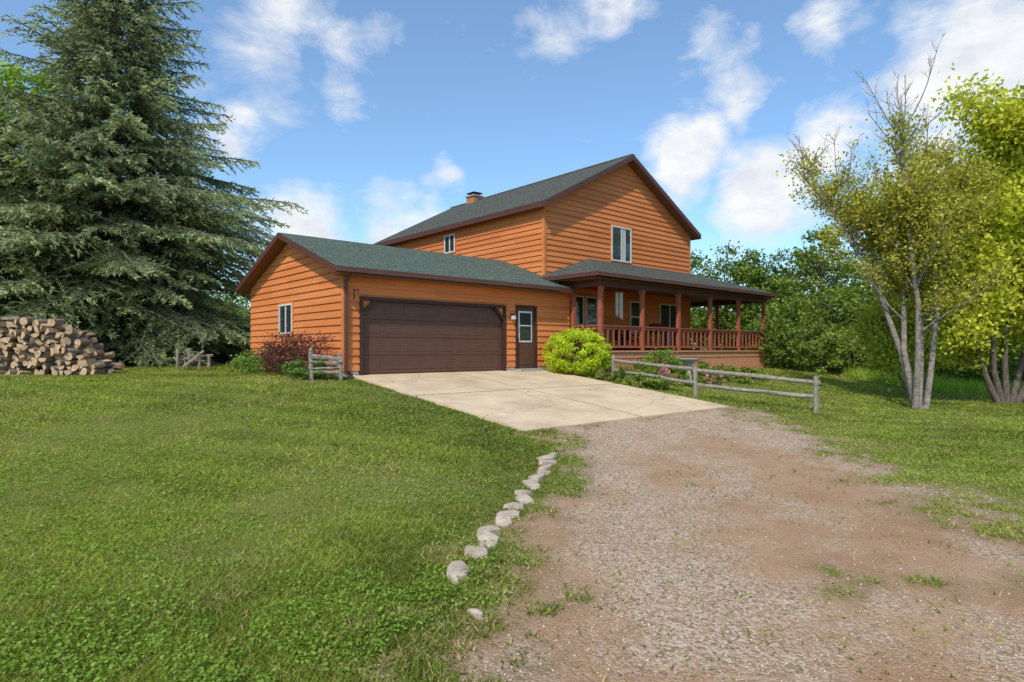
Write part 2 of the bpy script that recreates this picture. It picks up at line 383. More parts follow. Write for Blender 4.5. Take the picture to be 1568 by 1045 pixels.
# ================================================================ GROUND
xs=np.concatenate([-np.geomspace(1500,15,28),np.arange(-14.5,14.5,.14),np.geomspace(15,1500,28)])
ys=np.concatenate([-np.geomspace(1500,2,24),np.arange(-1.5,22,.14),np.geomspace(22.5,1500,32)])
XX,YY=np.meshgrid(xs,ys); zz=gz(XX,YY)+(vn(XX,YY,.8,9)-.5)*.03*(~on_slab(XX,YY,.5))*(np.abs(XX)<40)
zz=np.where(on_slab(XX,YY,-.1),zz-.05,zz)
nx,ny=len(xs),len(ys); idx=np.arange(nx*ny).reshape(ny,nx)
F=np.stack([idx[:-1,:-1],idx[:-1,1:],idx[1:,1:],idx[1:,:-1]],-1).reshape(-1,4)
g=gravel(XX,YY).ravel(); s_,t_=st(XX,YY)
bed=(((s_>7.4)&(s_<12.5)&(t_<-1.4)&(t_>-4.2))|((s_>-1.7)&(s_<0)&(t_>-.6)&(t_<5))|((s_>8)&(s_<8.9)&(t_<0)&(t_>-2))).astype(float).ravel()
def stony(X,Y):
    a=np.exp(-((X-1.0-.04*Y)/.8)**2)+.7*np.exp(-((X-3.1)/.45)**2)+.7*np.clip((Y-9.5)/4,0,1)+.7*np.exp(-((X-5.3)/.6)**2)
    return np.clip(a*.8+(vn(X,Y,.9,8)-.5)*.8+(vn(X,Y,3,18)-.5)*.6,0,1)
col=np.stack([g,bed,stony(XX,YY).ravel()],-1)
def ground_mat():
    m,nt,b=newmat('ground_lawn_and_gravel'); a=N(nt,'ShaderNodeAttribute',attribute_name='Col'); sep=N(nt,'ShaderNodeSeparateColor'); L(nt,a.outputs['Color'],sep.inputs[0])
    o=objc(nt)
    fine=noise(nt,o,9,6,.7); n2=noise(nt,o,60,4,.7); n3=noise(nt,o,1.1,4,.6)
    grass=mix(nt,n3,(.14,.16,.03),(.22,.245,.05)); grass=mix(nt,ramp(nt,n2,[(.35,(0,0,0)),(.7,(.6,.6,.6))]),grass,(.13,.12,.045))
    grass=mix(nt,ramp(nt,noise(nt,o,.7,5,.7),[(.58,(0,0,0)),(.72,(.55,.55,.55))]),grass,(.34,.27,.13))
    vo=N(nt,'ShaderNodeTexVoronoi'); vo.inputs['Scale'].default_value=48; L(nt,o,vo.inputs['Vector'])
    vs=N(nt,'ShaderNodeSeparateColor'); L(nt,vo.outputs['Color'],vs.inputs[0])
    stones=ramp(nt,vs.outputs[0],[(0,(.24,.165,.105)),(.5,(.50,.365,.25)),(1,(.74,.60,.46))])
    dirt=mix(nt,ramp(nt,n3,[(.35,(0,0,0)),(.65,(1,1,1))]),(.41,.22,.115),(.52,.335,.20))
    dirt=mix(nt,math_(nt,'MULTIPLY',vs.outputs[1],.35),dirt,(.30,.19,.11))
    gr=mix(nt,ramp(nt,math_(nt,'ADD',sep.outputs[2],math_(nt,'MULTIPLY',math_(nt,'SUBTRACT',fine,.5),1.2)),[(.2,(.12,.12,.12)),(.7,(.85,.85,.85))]),dirt,stones)
    gr=mix(nt,ramp(nt,n2,[(.4,(.3,.3,.3)),(.6,(0,0,0))]),gr,(.18,.12,.07))
    e1=math_(nt,'SUBTRACT',1.0,math_(nt,'MULTIPLY',math_(nt,'ABSOLUTE',math_(nt,'SUBTRACT',sep.outputs[0],.6)),2.5),True)
    gr=mix(nt,math_(nt,'MULTIPLY',e1,.5),gr,(.20,.145,.07))
    f=math_(nt,'ADD',sep.outputs[0],math_(nt,'MULTIPLY',math_(nt,'SUBTRACT',fine,.5),1.2))
    f=ramp(nt,f,[(.30,(0,0,0)),(.6,(1,1,1))])
    c=mix(nt,f,grass,gr); soil=mix(nt,fine,(.06,.05,.03),(.14,.12,.06)); c=mix(nt,sep.outputs[1],c,soil)
    L(nt,c,b.inputs['Base Color']); b.inputs['Roughness'].default_value=.95; b.inputs['Specular IOR Level'].default_value=.1
    bump(nt,b,math_(nt,'ADD',n2,math_(nt,'MULTIPLY',vo.outputs['Distance'],-1.0)),.6,.02); return m
M['ground']=ground_mat()
np_mesh('ground',np.stack([XX.ravel(),YY.ravel(),zz.ravel()],-1),F,'ground',col,smooth=True)
def conc_mat():
    m,nt,b=newmat('driveway_concrete'); o=objc(nt)
    n=noise(nt,o,1.2,6,.65); n2=noise(nt,o,45,4,.7); n3=noise(nt,o,.5,5,.65)
    c=mix(nt,ramp(nt,n,[(.3,(0,0,0)),(.7,(1,1,1))]),(.60,.435,.265),(.78,.61,.41)); c=mix(nt,math_(nt,'MULTIPLY',n2,.35),c,(.44,.34,.23))
    wv=N(nt,'ShaderNodeVectorMath',operation='ADD'); L(nt,o,wv.inputs[0])
    nn=N(nt,'ShaderNodeTexNoise'); nn.inputs['Scale'].default_value=1.6; nn.inputs['Detail'].default_value=6; L(nt,o,nn.inputs['Vector'])
    sc=N(nt,'ShaderNodeVectorMath',operation='SCALE'); sc.inputs['Scale'].default_value=.9; L(nt,nn.outputs['Color'],sc.inputs[0]); L(nt,sc.outputs[0],wv.inputs[1])
    vo=N(nt,'ShaderNodeTexVoronoi',feature='DISTANCE_TO_EDGE'); vo.inputs['Scale'].default_value=.24; L(nt,wv.outputs[0],vo.inputs['Vector'])
    crack=ramp(nt,vo.outputs['Distance'],[(.0,(1,1,1)),(.004,(0,0,0))])
    sep=N(nt,'ShaderNodeSeparateXYZ'); L(nt,o,sep.inputs[0])
    wj=math_(nt,'MULTIPLY',math_(nt,'SUBTRACT',noise(nt,o,6,4),.5),.06)
    j1=math_(nt,'LESS_THAN',math_(nt,'ABSOLUTE',math_(nt,'ADD',math_(nt,'SUBTRACT',sep.outputs[0],3.6),wj)),.018)
    j2=math_(nt,'LESS_THAN',math_(nt,'ABSOLUTE',math_(nt,'ADD',math_(nt,'ADD',sep.outputs[1],3.4),wj)),.024)
    k=math_(nt,'MAXIMUM',math_(nt,'MAXIMUM',j1,j2),math_(nt,'MULTIPLY',crack,.8))
    c=mix(nt,k,c,(.11,.10,.05)); c=mix(nt,ramp(nt,n3,[(.52,(0,0,0)),(.70,(.45,.45,.45))]),c,(.30,.225,.15))
    L(nt,c,b.inputs['Base Color']); b.inputs['Roughness'].default_value=.9; b.inputs['Specular IOR Level'].default_value=.15; bump(nt,b,math_(nt,'SUBTRACT',n2,math_(nt,'MULTIPLY',k,2)),.25,.008); return m
M['slab']=conc_mat()
tsl=np.linspace(.11,-7.15,30)
B=MB()
def sz(s,t): x,y=W(s,t); return gz1(x,y)+.025
for a,bq in zip(tsl[:-1],tsl[1:]):
    for s0,s1 in ((.12,3.7),(3.7,7.4)):
        B.face([(s0,bq,sz(s0,bq)),(s1,bq,sz(s1,bq)),(s1,a,sz(s1,a)),(s0,a,sz(s0,a))],'slab')
    for s0 in (.12,7.4): B.face([(s0,a,sz(s0,a)),(s0,bq,sz(s0,bq)),(s0,bq,sz(s0,bq)-.2),(s0,a,sz(s0,a)-.2)],'slab')
B.face([(.12,-7.15,sz(0,-7.15)),(7.4,-7.15,sz(7.4,-7.15)),(7.4,-7.15,.0),(.12,-7.15,.0)],'slab')
o=B.build('concrete_driveway_apron'); o.location=(G0[0],G0[1],0); o.rotation_euler=(0,0,ANG)
def pebbles():
    n=95000; Y=2.2+ (rng.random(n)**1.8)*13; X=rng.uniform(-1.5,7,n)
    g=gravel(X,Y)+(vn(X,Y,6,4)-.5)*.6; k=(g>.35)&~on_slab(X,Y,.0)&(rng.random(n)<.10+.8*stony(X,Y)**1.2); X=X[k];Y=Y[k]; n=len(X)
    r=.003+.009*rng.random(n)**3; r*=1+Y*.05
    base=np.array([(1,0,0),(0,1,0),(-1,0,0),(0,-1,0),(0,0,.6),(0,0,-.6)],float)
    a=rng.random(n)*6.28; P=base[None]*(1+.35*(rng.random((n,6,1))-.5))*r[:,None,None]
    sx=rng.uniform(.7,1.4,n)[:,None]; P[:,:,0]*=sx
    c,s=np.cos(a)[:,None],np.sin(a)[:,None]; x=P[:,:,0]*c-P[:,:,1]*s; y=P[:,:,0]*s+P[:,:,1]*c
    Z_=gz(X,Y)[:,None]+(vn(X,Y,.8,9)[:,None]-.5)*.03+P[:,:,2]+r[:,None]*.2
    Vv=np.stack([x+X[:,None],y+Y[:,None],Z_],-1).reshape(-1,3)
    f=np.array([(0,1,4),(1,2,4),(2,3,4),(3,0,4),(1,0,5),(2,1,5),(3,2,5),(0,3,5)])
    F=(f[None]+6*np.arange(n)[:,None,None]).reshape(-1,3)
    t=rng.random((n,1)); c=np.array([.28,.19,.125])*(1-t)+np.array([.62,.50,.38])*t; c=np.repeat(c,6,0)
    np_mesh('gravel_stones',Vv,F,'peb',c)
m,nt,b=newmat('pebble_stone'); a=N(nt,'ShaderNodeAttribute',attribute_name='Col'); L(nt,a.outputs['Color'],b.inputs['Base Color']); b.inputs['Roughness'].default_value=1.0; b.inputs['Specular IOR Level'].default_value=.05; M['peb']=m
pebbles()
def unit(v): return v/np.maximum(np.linalg.norm(v,axis=-1,keepdims=True),1e-9)
def leafquads(C,l,w,up=0,R=None):
    R=R or rng; n=len(C); nr=R.normal(size=(n,3)); 
    if up: nr[:,2]=np.abs(nr[:,2])+up
    nr=unit(nr); a=unit(np.cross(nr,R.normal(size=(n,3)))); b=np.cross(nr,a)
    l=np.broadcast_to(l,(n,))[:,None]; w=np.broadcast_to(w,(n,))[:,None]
    return np.stack([C-a*l,C-b*w,C+a*l,C+b*w],1).reshape(-1,3)
def blades(name,X,Y,h,w,lean,c):
    n=len(X); a=rng.random(n)*6.28; b=rng.random(n)*6.28; z=gz(X,Y)-.005; dx,dy=np.cos(a)*w,np.sin(a)*w
    V0=np.stack([X-dx,Y-dy,z],-1);V1=np.stack([X+dx,Y+dy,z],-1);V2=np.stack([X+np.cos(b)*lean,Y+np.sin(b)*lean,z+h],-1)
    np_mesh(name,np.stack([V0,V1,V2],1).reshape(-1,3),np.arange(3*n).reshape(n,3),'grassb',np.repeat(c,3,0))
def grass():
    n=540000; u=rng.random(n); Y=2.2*(30/2.2)**(u**.85); X=Y*rng.uniform(-1.02,1.02,n)
    g=gravel(X,Y)+(vn(X,Y,7,4)-.5)*.5
    k=(rng.random(n)>np.clip(g*1.7-.15,0,.985))&~on_slab(X,Y,.03)&~on_house(X,Y); X=X[k];Y=Y[k]; n=len(X)
    lush=vn(X,Y,.7,21)*.6+vn(X,Y,2.3,22)*.4
    h=(.016+.028*rng.random(n))*(.5+.9*lush)*(1+.035*Y); w=(.0022+.0024*rng.random(n))*(1+.28*Y)
    lean=rng.uniform(.4,1.8,n)*h
    q=(vn(X,Y,.5,31)*.55+vn(X,Y,1.9,32)*.45)[:,None]; q=np.clip((q-.5)*2.0+.5,0,1); r=rng.random((n,1))
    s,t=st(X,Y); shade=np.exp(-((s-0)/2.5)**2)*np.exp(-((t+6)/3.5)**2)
    stripe=(1+.10*np.sign(np.sin((Y+.12*X)*2*math.pi/1.15)))[:,None]*np.ones((n,1)); stripe=np.where((Y>6.5)[:,None],stripe,1)
    dp=np.exp(-(((X+1.9)/1.1)**2+((Y-7.8)/.6)**2))*.65
    dry=(rng.random(n)<(.08+.3*(vn(X,Y,.8,33)>.62)*vn(X,Y,3,34)+dp+.3*(gravel(X,Y)>.1)))[:,None]
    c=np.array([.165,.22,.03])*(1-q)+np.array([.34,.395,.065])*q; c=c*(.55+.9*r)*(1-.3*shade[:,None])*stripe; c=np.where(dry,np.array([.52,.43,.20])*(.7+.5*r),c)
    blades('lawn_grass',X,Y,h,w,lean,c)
    n=120000; Y=2.2*(13/2.2)**rng.random(n); X=Y*rng.uniform(-1.0,1.0,n); g=gravel(X,Y)
    k=((vn(X,Y,.9,41)*.55+vn(X,Y,3.4,42)*.45)>.48)&(rng.random(n)>np.clip(g*1.6,0,.985))&~on_slab(X,Y,.05); X=X[k];Y=Y[k]; n=len(X)
    z=gz(X,Y)+.018+.032*rng.random(n); r=(.006+.008*rng.random(n))*(1+.04*Y)
    P=leafquads(np.stack([X,Y,z],-1),r,r*.85,up=1.1)
    q=rng.random((n,1)); c=np.array([.16,.27,.03])*(1-q)+np.array([.34,.50,.08])*q
    np_mesh('clover_leaves',P,np.arange(4*n).reshape(n,4),'grassb',np.repeat(c,4,0))
    n=26000; Y=rng.uniform(24,29,n); X=rng.uniform(15.5,33,n)
    c=np.array([.36,.52,.08])*(.6+.8*rng.random((n,1)))
    blades('tall_meadow_grass',X,Y,rng.uniform(.2,.6,n),rng.uniform(.01,.02,n),rng.uniform(.02,.25,n),c)
grass()

# ================================================================ TREES
class TB:
    def __init__(s): s.v=[]; s.f=[]; s.n=0
    def tube(s,pts,rad,k=6):
        pts=np.asarray(pts,float); m=len(pts); d=np.gradient(pts,axis=0); d=unit(d)
        ref=np.array([1,0,0]) if abs(d[0,2])>.7 else np.array([0,0,1.]); x=unit(np.cross(d,ref)); y=np.cross(d,x)
        a=np.arange(k)*2*math.pi/k; rad=np.asarray(rad)[:,None,None]
        R=pts[:,None]+rad*(x[:,None]*np.cos(a)[None,:,None]+y[:,None]*np.sin(a)[None,:,None])
        s.v.append(R.reshape(-1,3)); i=np.arange(m*k).reshape(m,k)
        f=np.stack([i[:-1],np.roll(i[:-1],-1,1),np.roll(i[1:],-1,1),i[1:]],-1).reshape(-1,4)+s.n
        s.f.append(f); s.n+=m*k
    def build(s,name,parent,mat='bark'):
        return np_mesh(name,np.concatenate(s.v),np.concatenate(s.f),mat,parent=parent,smooth=True)
def spruce(base,H,prof,nb,seed,colA,colB,zmin=.8,dens=1.0):
    R=np.random.default_rng(seed); e=empty('spruce_tree'); bx,by=base; bz=gz1(bx,by)
    T=TB(); zs=np.linspace(0,H,14); T.tube(np.stack([bx+.15*np.sin(zs*.3),by+0*zs,bz-.2+zs],-1),np.interp(zs,[0,1,H],[.36,.26,.02]),8)
    P0=[];P1=[];CC=[]
    for i in range(nb):
        z=zmin+(H-zmin-.2)*((i+.5)/nb)**1.15; az=i*2.39996+R.uniform(-.3,.3); Lb=np.interp(z,prof[0],prof[1])*R.uniform(.5,1.12)
        ph=z/H; a=-.15+.75*ph+R.uniform(-.1,.1); bcur=(-.28+.1*ph); ca,sa=math.cos(az),math.sin(az)
        f=lambda u:np.array([bx+ca*Lb*u,by+sa*Lb*u,bz+z+Lb*(a*u+bcur*u*u+.18*max(0,u-.7))])
        uu=np.linspace(0,1,7); T.tube([f(u) for u in uu],.015+.05*(Lb/6)*(1-uu)+.004,4)
        nt_=int(8+Lb*6*dens); bt=R.uniform(.7,1.3)
        for j in range(nt_):
            u=.12+.9*(j+R.random())/nt_*(.98); u=min(u,1); p=f(u); sg=1 if j%2 else -1; th=az+sg*R.uniform(.35,1.2)
            lt=(.30*Lb*(1.12-u)+.22)*R.uniform(.6,1.2); dr=-R.uniform(.1,.55)
            d=np.array([math.cos(th),math.sin(th),dr]); k=max(3,int(lt/.075))
            q=np.linspace(.05,1,k); pts=p+d*lt*q[:,None]; pts[:,2]-=.12*lt*q*q
            for rep in range(2):
                dd=d+R.normal(size=(k,3))*.5; dd[:,2]-=.12; dd=unit(dd); ln=R.uniform(.13,.26,k)[:,None]
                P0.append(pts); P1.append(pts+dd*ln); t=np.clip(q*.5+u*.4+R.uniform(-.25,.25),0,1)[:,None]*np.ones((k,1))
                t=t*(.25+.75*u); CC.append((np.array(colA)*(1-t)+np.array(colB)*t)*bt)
    P0=np.concatenate(P0);P1=np.concatenate(P1);C=np.concatenate(CC); n=len(P0)
    rv=R.normal(size=(n,3)); rv[:,2]*=.35
    side=unit(np.cross(P1-P0,np.cross(P1-P0,np.array([0,0,1.]))+rv*.12))*R.uniform(.018,.034,n)[:,None]
    M_=(P0+P1)/2; Vv=np.stack([P0,M_-side,P1,M_+side],1).reshape(-1,3)
    C=C*R.uniform(.75,1.25,(n,1))
    T.build('trunk_and_limbs',e); np_mesh('needle_foliage',Vv,np.arange(4*n).reshape(n,4),'needle',np.repeat(C,4,0),parent=e)
prof=([0,1.5,4,6.5,8,10,12.7,15.5,18,20.5],[4.4,6.2,7.4,7.5,6.7,5.0,3.7,2.9,1.9,.1])
spruce((-17.0,26.3),20.5,prof,430,3,(.06,.085,.03),(.46,.52,.27))
spruce((-21.5,24.0),11.0,([0,4,7,9,11],[5.2,5.2,3.8,2.0,.1]),250,5,(.08,.11,.04),(.48,.57,.27))
spruce((-24.5,33.0),16,([0,4,8,12,16],[5.5,5.2,3.8,2.0,.1]),180,6,(.05,.07,.03),(.26,.32,.15),dens=.7)
def tree(name,base,stems,seed,colA,colB,nl,lsz,nch=(12,6,4),maxlev=3,leafz=(0,99),rad=.16,ratio=.42,spread=.25,bark='bark',upb=.35):
    R=np.random.default_rng(seed); e=empty(name); bx,by=base; bz=gz1(bx,by); T=TB(); tips=[]
    def grow(p,d,Ln,r,lev):
        n=6; pts=[p]; dd=d.copy()
        for i in range(n-1):
            dd=unit(dd+R.normal(size=3)*.11+np.array([0,0,.05])); pts.append(pts[-1]+dd*Ln/(n-1))
        pts=np.array(pts); T.tube(pts,np.linspace(r,r*.3,n),7 if lev==0 else 4)
        if lev>=1: 
            for q in pts[2 if lev==1 else 1:]: tips.append(q)
        if lev<maxlev:
            for c in range(nch[lev]):
                u=R.uniform(.28,1) if lev==0 else R.uniform(.2,1); i=min(int(u*(n-1)),n-2); q=pts[i]+(pts[i+1]-pts[i])*(u*(n-1)-i)
                x=unit(R.normal(size=3)); x=unit(x-x.dot(dd)*dd); a=R.uniform(.4,1.15); nd=unit(dd*math.cos(a)+x*math.sin(a)+np.array([0,0,upb*.6]))
                grow(q,nd,Ln*ratio*R.uniform(.6,1.2)*(1.15-.45*u),max(.006,r*.42*(1.1-.5*u)),lev+1)
    for d,Ln in stems: grow(np.array([bx+d[0]*.5,by+d[1]*.5,bz-.1]),unit(np.array(d,float)),Ln,rad,0)
    tp=np.array(tips); h=tp[:,2]-bz; pr=np.clip((h-leafz[0])/1.0,0,1)*np.clip((leafz[1]-h)/2.5,0,1); tp=tp[R.random(len(tp))<pr]
    idx=np.repeat(np.arange(len(tp)),nl); C=tp[idx]+R.normal(size=(len(idx),3))*spread; n=len(C)
    P=leafquads(C,lsz*R.uniform(.6,1.3,n),lsz*.65*R.uniform(.6,1.3,n),R=R)
    t=np.clip(R.random(len(tp))[idx]*.6+R.random(n)*.4,0,1)[:,None]; c=(np.array(colA)*(1-t)+np.array(colB)*t)*R.uniform(.7,1.25,(n,1))
    T.build('trunk_and_branches',e,bark); np_mesh('leaves',P,np.arange(4*n).reshape(n,4),'leaf',np.repeat(c,4,0),parent=e)
M['birch']=simple('pale_bark',(.10,.08,.065),(.34,.30,.25),7,.9,(1,1,1.5),.4)
tree('birch_tree',(11.9,18.0),[((-.10,0,1),9.3),((.12,.1,1),8.6),((-.24,-.1,1),8.0),((.42,.0,1),6.6),((.02,.2,1),9.0)],21,(.26,.28,.045),(.62,.57,.09),3,.052,nch=(20,8,5),leafz=(1.2,8.6),rad=.10,ratio=.31,spread=.18,bark='birch',upb=.7)
tree('yellow_green_maple_tree',(16.6,20.5),[((-.15,0,1),8.4),((.2,.1,1),8.6),((-.45,-.05,1),6.3),((.5,0,1),6),((-.7,-.1,1),4.6)],33,(.34,.40,.05),(.82,.80,.09),9,.085,nch=(14,7,4),leafz=(.2,10.5),rad=.11,ratio=.40,spread=.3)
tree('yellow_green_shrub',(14.2,21.5),[((-.4,0,1),3.0),((.3,0,1),3.2),((0,-.3,1),3.0)],35,(.26,.34,.05),(.64,.66,.10),6,.07,nch=(9,5,3),leafz=(.3,12),rad=.05,ratio=.45,spread=.25)

def crown_mass(name,trees,seed,mat='leaf',shell=False):
    R=np.random.default_rng(seed); e=empty(name); T=TB(); PV=[];PC=[]
    for (x,y,H,r,ca,cb,ls,nc,nl,zl) in trees:
        bz=gz1(x,y)
        T.tube(np.array([(x,y,bz-.2),(x+.1,y,bz+H*.4),(x-.1,y,bz+H*.85)]),[.025*H*.6,.02*H*.6,.02],5)
        d=unit(R.normal(size=(nc,3))); rr=R.uniform(.35,1.0,nc)**.6
        if shell: rr=R.uniform(.78,.95,nc)
        c=d*rr[:,None]*np.array([r,r,(H-zl)/2])
        if not shell: c[:,:2]*=(.75+.35*np.cos(np.clip(c[:,2:]/((H-zl)/2),-1,1)*1.2))
        c+=np.array([x,y,bz+zl+(H-zl)/2])
        if not shell: c+=R.normal(size=c.shape)*.12*r
        for q in c[::6]: T.tube(np.array([(x,y,bz+zl*.8+(q[2]-bz-zl)*.3),(q+np.array([x,y,q[2]-.4]))/2,q]),[.05*min(1,H/4),.035*min(1,H/4),.01],3)
        cr=r*(R.uniform(.08,.13,nc) if shell else R.uniform(.14,.3,nc)); idx=np.repeat(np.arange(nc),nl); o=R.normal(size=(nc*nl,3)); o[:,2]*=.6
        C=c[idx]+o*cr[idx][:,None]*.75; n=len(C); P=leafquads(C,ls*R.uniform(.6,1.3,n),ls*.7*R.uniform(.6,1.3,n),up=.4,R=R)
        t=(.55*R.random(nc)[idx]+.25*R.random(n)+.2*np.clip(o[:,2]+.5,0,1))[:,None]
        PV.append(P); PC.append(np.repeat(np.array(ca)*(1-t)+np.array(cb)*t,4,0))
    Vv=np.concatenate(PV); T.build('trunks',e); np_mesh('foliage',Vv,np.arange(len(Vv)).reshape(-1,4),mat,np.concatenate(PC),parent=e)
R=np.random.default_rng(99)
g1=(.06,.10,.02);g2=(.29,.39,.07); y2=(.42,.50,.09)
def PX(px,Y): return (px-784)/940*Y
tr=[]
def at(px,py,Y,rpx,cb=g2,ca=g1,ls=.13,nc=70,nl=70,zl=.5):
    H=(535-py)/940*Y+CZ-gz1(PX(px,Y),Y); tr.append((PX(px,Y),Y,H,rpx/940*Y,ca,cb,ls,nc,nl,zl))
at(1110,372,44,62);at(1070,392,48,45);at(1150,385,43,45);at(1175,402,42,45);at(1225,378,46,50);at(1260,350,42,48,y2);at(1330,372,44,70);at(1400,360,42,70,y2);at(1480,330,38,70,y2);at(1560,300,36,80,y2)
at(1195,470,38,55,zl=.2);at(1270,440,37,60,zl=.2);at(1350,450,35,65,zl=.2);at(1430,430,34,65,zl=.2);at(1520,430,31,75,y2,zl=.2);at(1600,400,30,80,y2,zl=.2);at(1660,330,32,90);at(1750,330,32,90)
at(1590,205,27,85,(.62,.64,.09),(.18,.24,.04),nc=100)
at(1120,470,46,70,zl=.2);at(1050,470,50,60,zl=.2);at(1000,470,52,60,zl=.2)
crown_mass('woodland_tree_line',tr,1)
tr=[]
at(8,85,25.0,62,(.40,.56,.12),(.14,.24,.04),nc=110,zl=5);at(-80,60,38,90);at(60,190,38,60);at(-20,250,33,70);at(100,330,40,80);at(230,380,42,80);at(330,440,42,70);at(380,470,44,60)
dk=(.14,.21,.05)
at(-60,420,30,80,dk);at(20,450,34,80,dk);at(150,450,36,80,dk);at(-180,200,33,100);at(280,470,38,70,dk);at(340,490,34,60,dk);at(90,470,32,70,dk)
at(440,470,60,80);at(560,440,62,80);at(680,450,62,80);at(800,450,62,80);at(920,450,62,80)
crown_mass('woodland_tree_line',tr,2)
sh=[]
for i in range(34):
    px=1165+i*16+R.uniform(-8,8); Y=R.uniform(28,33)-max(0,(px-1300))*.01; sh.append((PX(px,Y),Y,R.uniform(1.3,2.5),R.uniform(.9,1.5),g1,g2 if R.random()<.7 else y2,.09,26,50,.0))
for i in range(16):
    px=-40+i*27; Y=R.uniform(27,32); sh.append((PX(px,Y),Y,R.uniform(1,2.0),R.uniform(.9,1.5),g1,(.10,.16,.04),.09,24,40,.0))
crown_mass('undergrowth_shrubs',sh,3)
def bush(name,s,t,H,r,ca,cb,ls,nc,nl,zl=0,shell=False): 
    x,y=W(s,t); crown_mass(name,[(x,y,H,r,ca,cb,ls,nc,nl,zl)],int(abs(s*10+t*100))%1000,shell=shell)
bush('round_yellow_green_bush',7.95,-1.25,1.58,1.12,(.34,.45,.02),(.76,.84,.08),.034,260,120,-.25,True)
bush('barberry_bush',-.95,.9,1.05,.95,(.08,.03,.03),(.28,.10,.09),.032,90,55)
bush('barberry_bush',-.8,2.1,.8,.6,(.10,.05,.03),(.22,.15,.08),.03,50,50)
bush('leafy_garden_plant',-.9,4.2,.6,.6,(.08,.16,.04),(.28,.42,.09),.05,30,50)
bush('leafy_garden_plant',-1.2,-.2,.4,.45,(.08,.16,.04),(.28,.42,.09),.04,26,50)
bush('leafy_garden_plant',-1.3,2.9,.45,.6,(.10,.18,.04),(.32,.46,.09),.04,26,50)
bush('shrub_by_porch',11.6,-2.0,.85,.75,(.10,.2,.04),(.30,.46,.08),.04,50,70)
def bedmass(name,pts,seed,mat='leaf'):
    crown_mass(name,[(W(s,t)[0],W(s,t)[1],h,r,ca,cb,ls,nc,nl,-.05) for s,t,h,r,ca,cb,ls,nc,nl in pts],seed,mat)
pl=[];R=np.random.default_rng(5)
for i in range(60):
    s=R.uniform(7.6,15.2); t=R.uniform(-4.6,-1.8) if s>8.6 else R.uniform(-4.8,-2.6); q=R.random(); pl.append((s,t,R.uniform(.18,.55),R.uniform(.2,.42),(.08,.15,.03),(.26+.2*q,.44,.08),.04,12,40))
bedmass('flower_bed_plants',pl,8)
pl=[(s,t,h,.3,(.6,.12,.2),(.85,.4,.45),.035,9,10) for s,t,h in ((9.2,-3.9,.55),(8.7,-4.3,.55),(8.9,-4.1,.6),(10.9,-4.6,.65),(11.2,-4.4,.6),(10.2,-3.2,.6))]
bedmass('pink_flowers',pl,9,'petal')
# bird bath
x,y=W(10.6,-3.9); bb=empty('bird_bath',(x,y,gz1(x,y)))
pr=[(.0,.0),(.22,.0),(.20,.06),(.10,.12),(.07,.35),(.09,.62),(.16,.70),(.40,.80),(.42,.84),(.36,.83),(.15,.76),(0,.75)]
k=20; Vv=[(r*math.cos(2*math.pi*i/k),r*math.sin(2*math.pi*i/k),z) for r,z in pr for i in range(k)]
F=[(j*k+i,j*k+(i+1)%k,(j+1)*k+(i+1)%k,(j+1)*k+i) for j in range(len(pr)-1) for i in range(k)]
np_mesh('bowl_and_pedestal',Vv,F,'conc',parent=bb,smooth=True)
# split rail fence
fe=empty('split_rail_fence'); B=MB()
def wob(a,b,w,h):
    a=Vector(a);b=Vector(b); n=5; pts=[a.lerp(b,i/n)+Vector((0,random.uniform(-.012,.012),random.uniform(-.018,.018)))*(0<i<n) for i in range(n+1)]
    d=(b-a).normalized(); x=d.cross(Vector((0,0,1)))
    if x.length<.1: x=Vector((1,0,0))
    x.normalize(); yv=x.cross(d); rings=[]
    for p in pts:
        rings.append([p+x*(math.cos(q)*w/2*random.uniform(.8,1.15))+yv*(math.sin(q)*h/2*random.uniform(.8,1.15)) for q in (.4,1.5,2.6,3.7,4.8,5.8)])
    for r0,r1 in zip(rings[:-1],rings[1:]):
        for i in range(6): B.face([r0[i],r0[(i+1)%6],r1[(i+1)%6],r1[i]],'grey')
    B.face(rings[0][::-1],'grey'); B.face(rings[-1],'grey')
A_=(3.35,20.3);P1=(5.2,17.4);P2=(8.05,16.25)
def gp(p,h): return (p[0],p[1],gz1(*p)+h)
wob(gp(A_,-.1),gp(A_,.75),.12,.12); wob(gp(P1,-.1),gp(P1,.92),.14,.12); wob(gp(P2,-.1),gp(P2,.98),.14,.13)
wob(gp(A_,.62),gp(P1,.80),.09,.10); wob(gp(A_,.30),gp(P1,.42),.09,.10); wob(gp(P1,.78),(P2[0]+.1,P2[1],gz1(*P2)+.80),.09,.11); wob(gp(P1,.36),(P2[0]+.05,P2[1]+.03,gz1(*P2)+.42),.09,.11)
B.build('rails_and_posts',fe)
# rustic bench by the garage corner
bx_,by_=-4.78,15.75; fe=empty('rustic_wooden_bench',(bx_,by_,gz1(bx_,by_)),ANG-.35); B=MB()
for x in (-.36,.36):
    hh=.76 if x<0 else .66
    wob((x,.16,-.08),(x,.20,hh),.11,.10); wob((x,-.18,-.08),(x,-.18,.46),.10,.09); wob((x,-.26,.47),(x,.22,.46),.12,.05)
    B.face([(x-.05,.15,hh-.01),(x+.05,.15,hh-.01),(x,.20,hh+.09)],'grey'); B.face([(x-.05,.25,hh-.01),(x+.05,.25,hh-.01),(x,.20,hh+.09)],'grey')
for y in (-.17,-.05,.07): wob((-.42,y,.30),(.42,y,.30),.11,.045)
wob((-.42,.17,.43),(.42,.17,.40),.04,.11); wob((-.42,.17,.62),(.42,.17,.52),.04,.11)
wob((-.40,-.19,.20),(.40,-.19,.18),.05,.09)
B.build('bench_frame',fe)
fe=empty('old_wooden_fence'); B=MB()
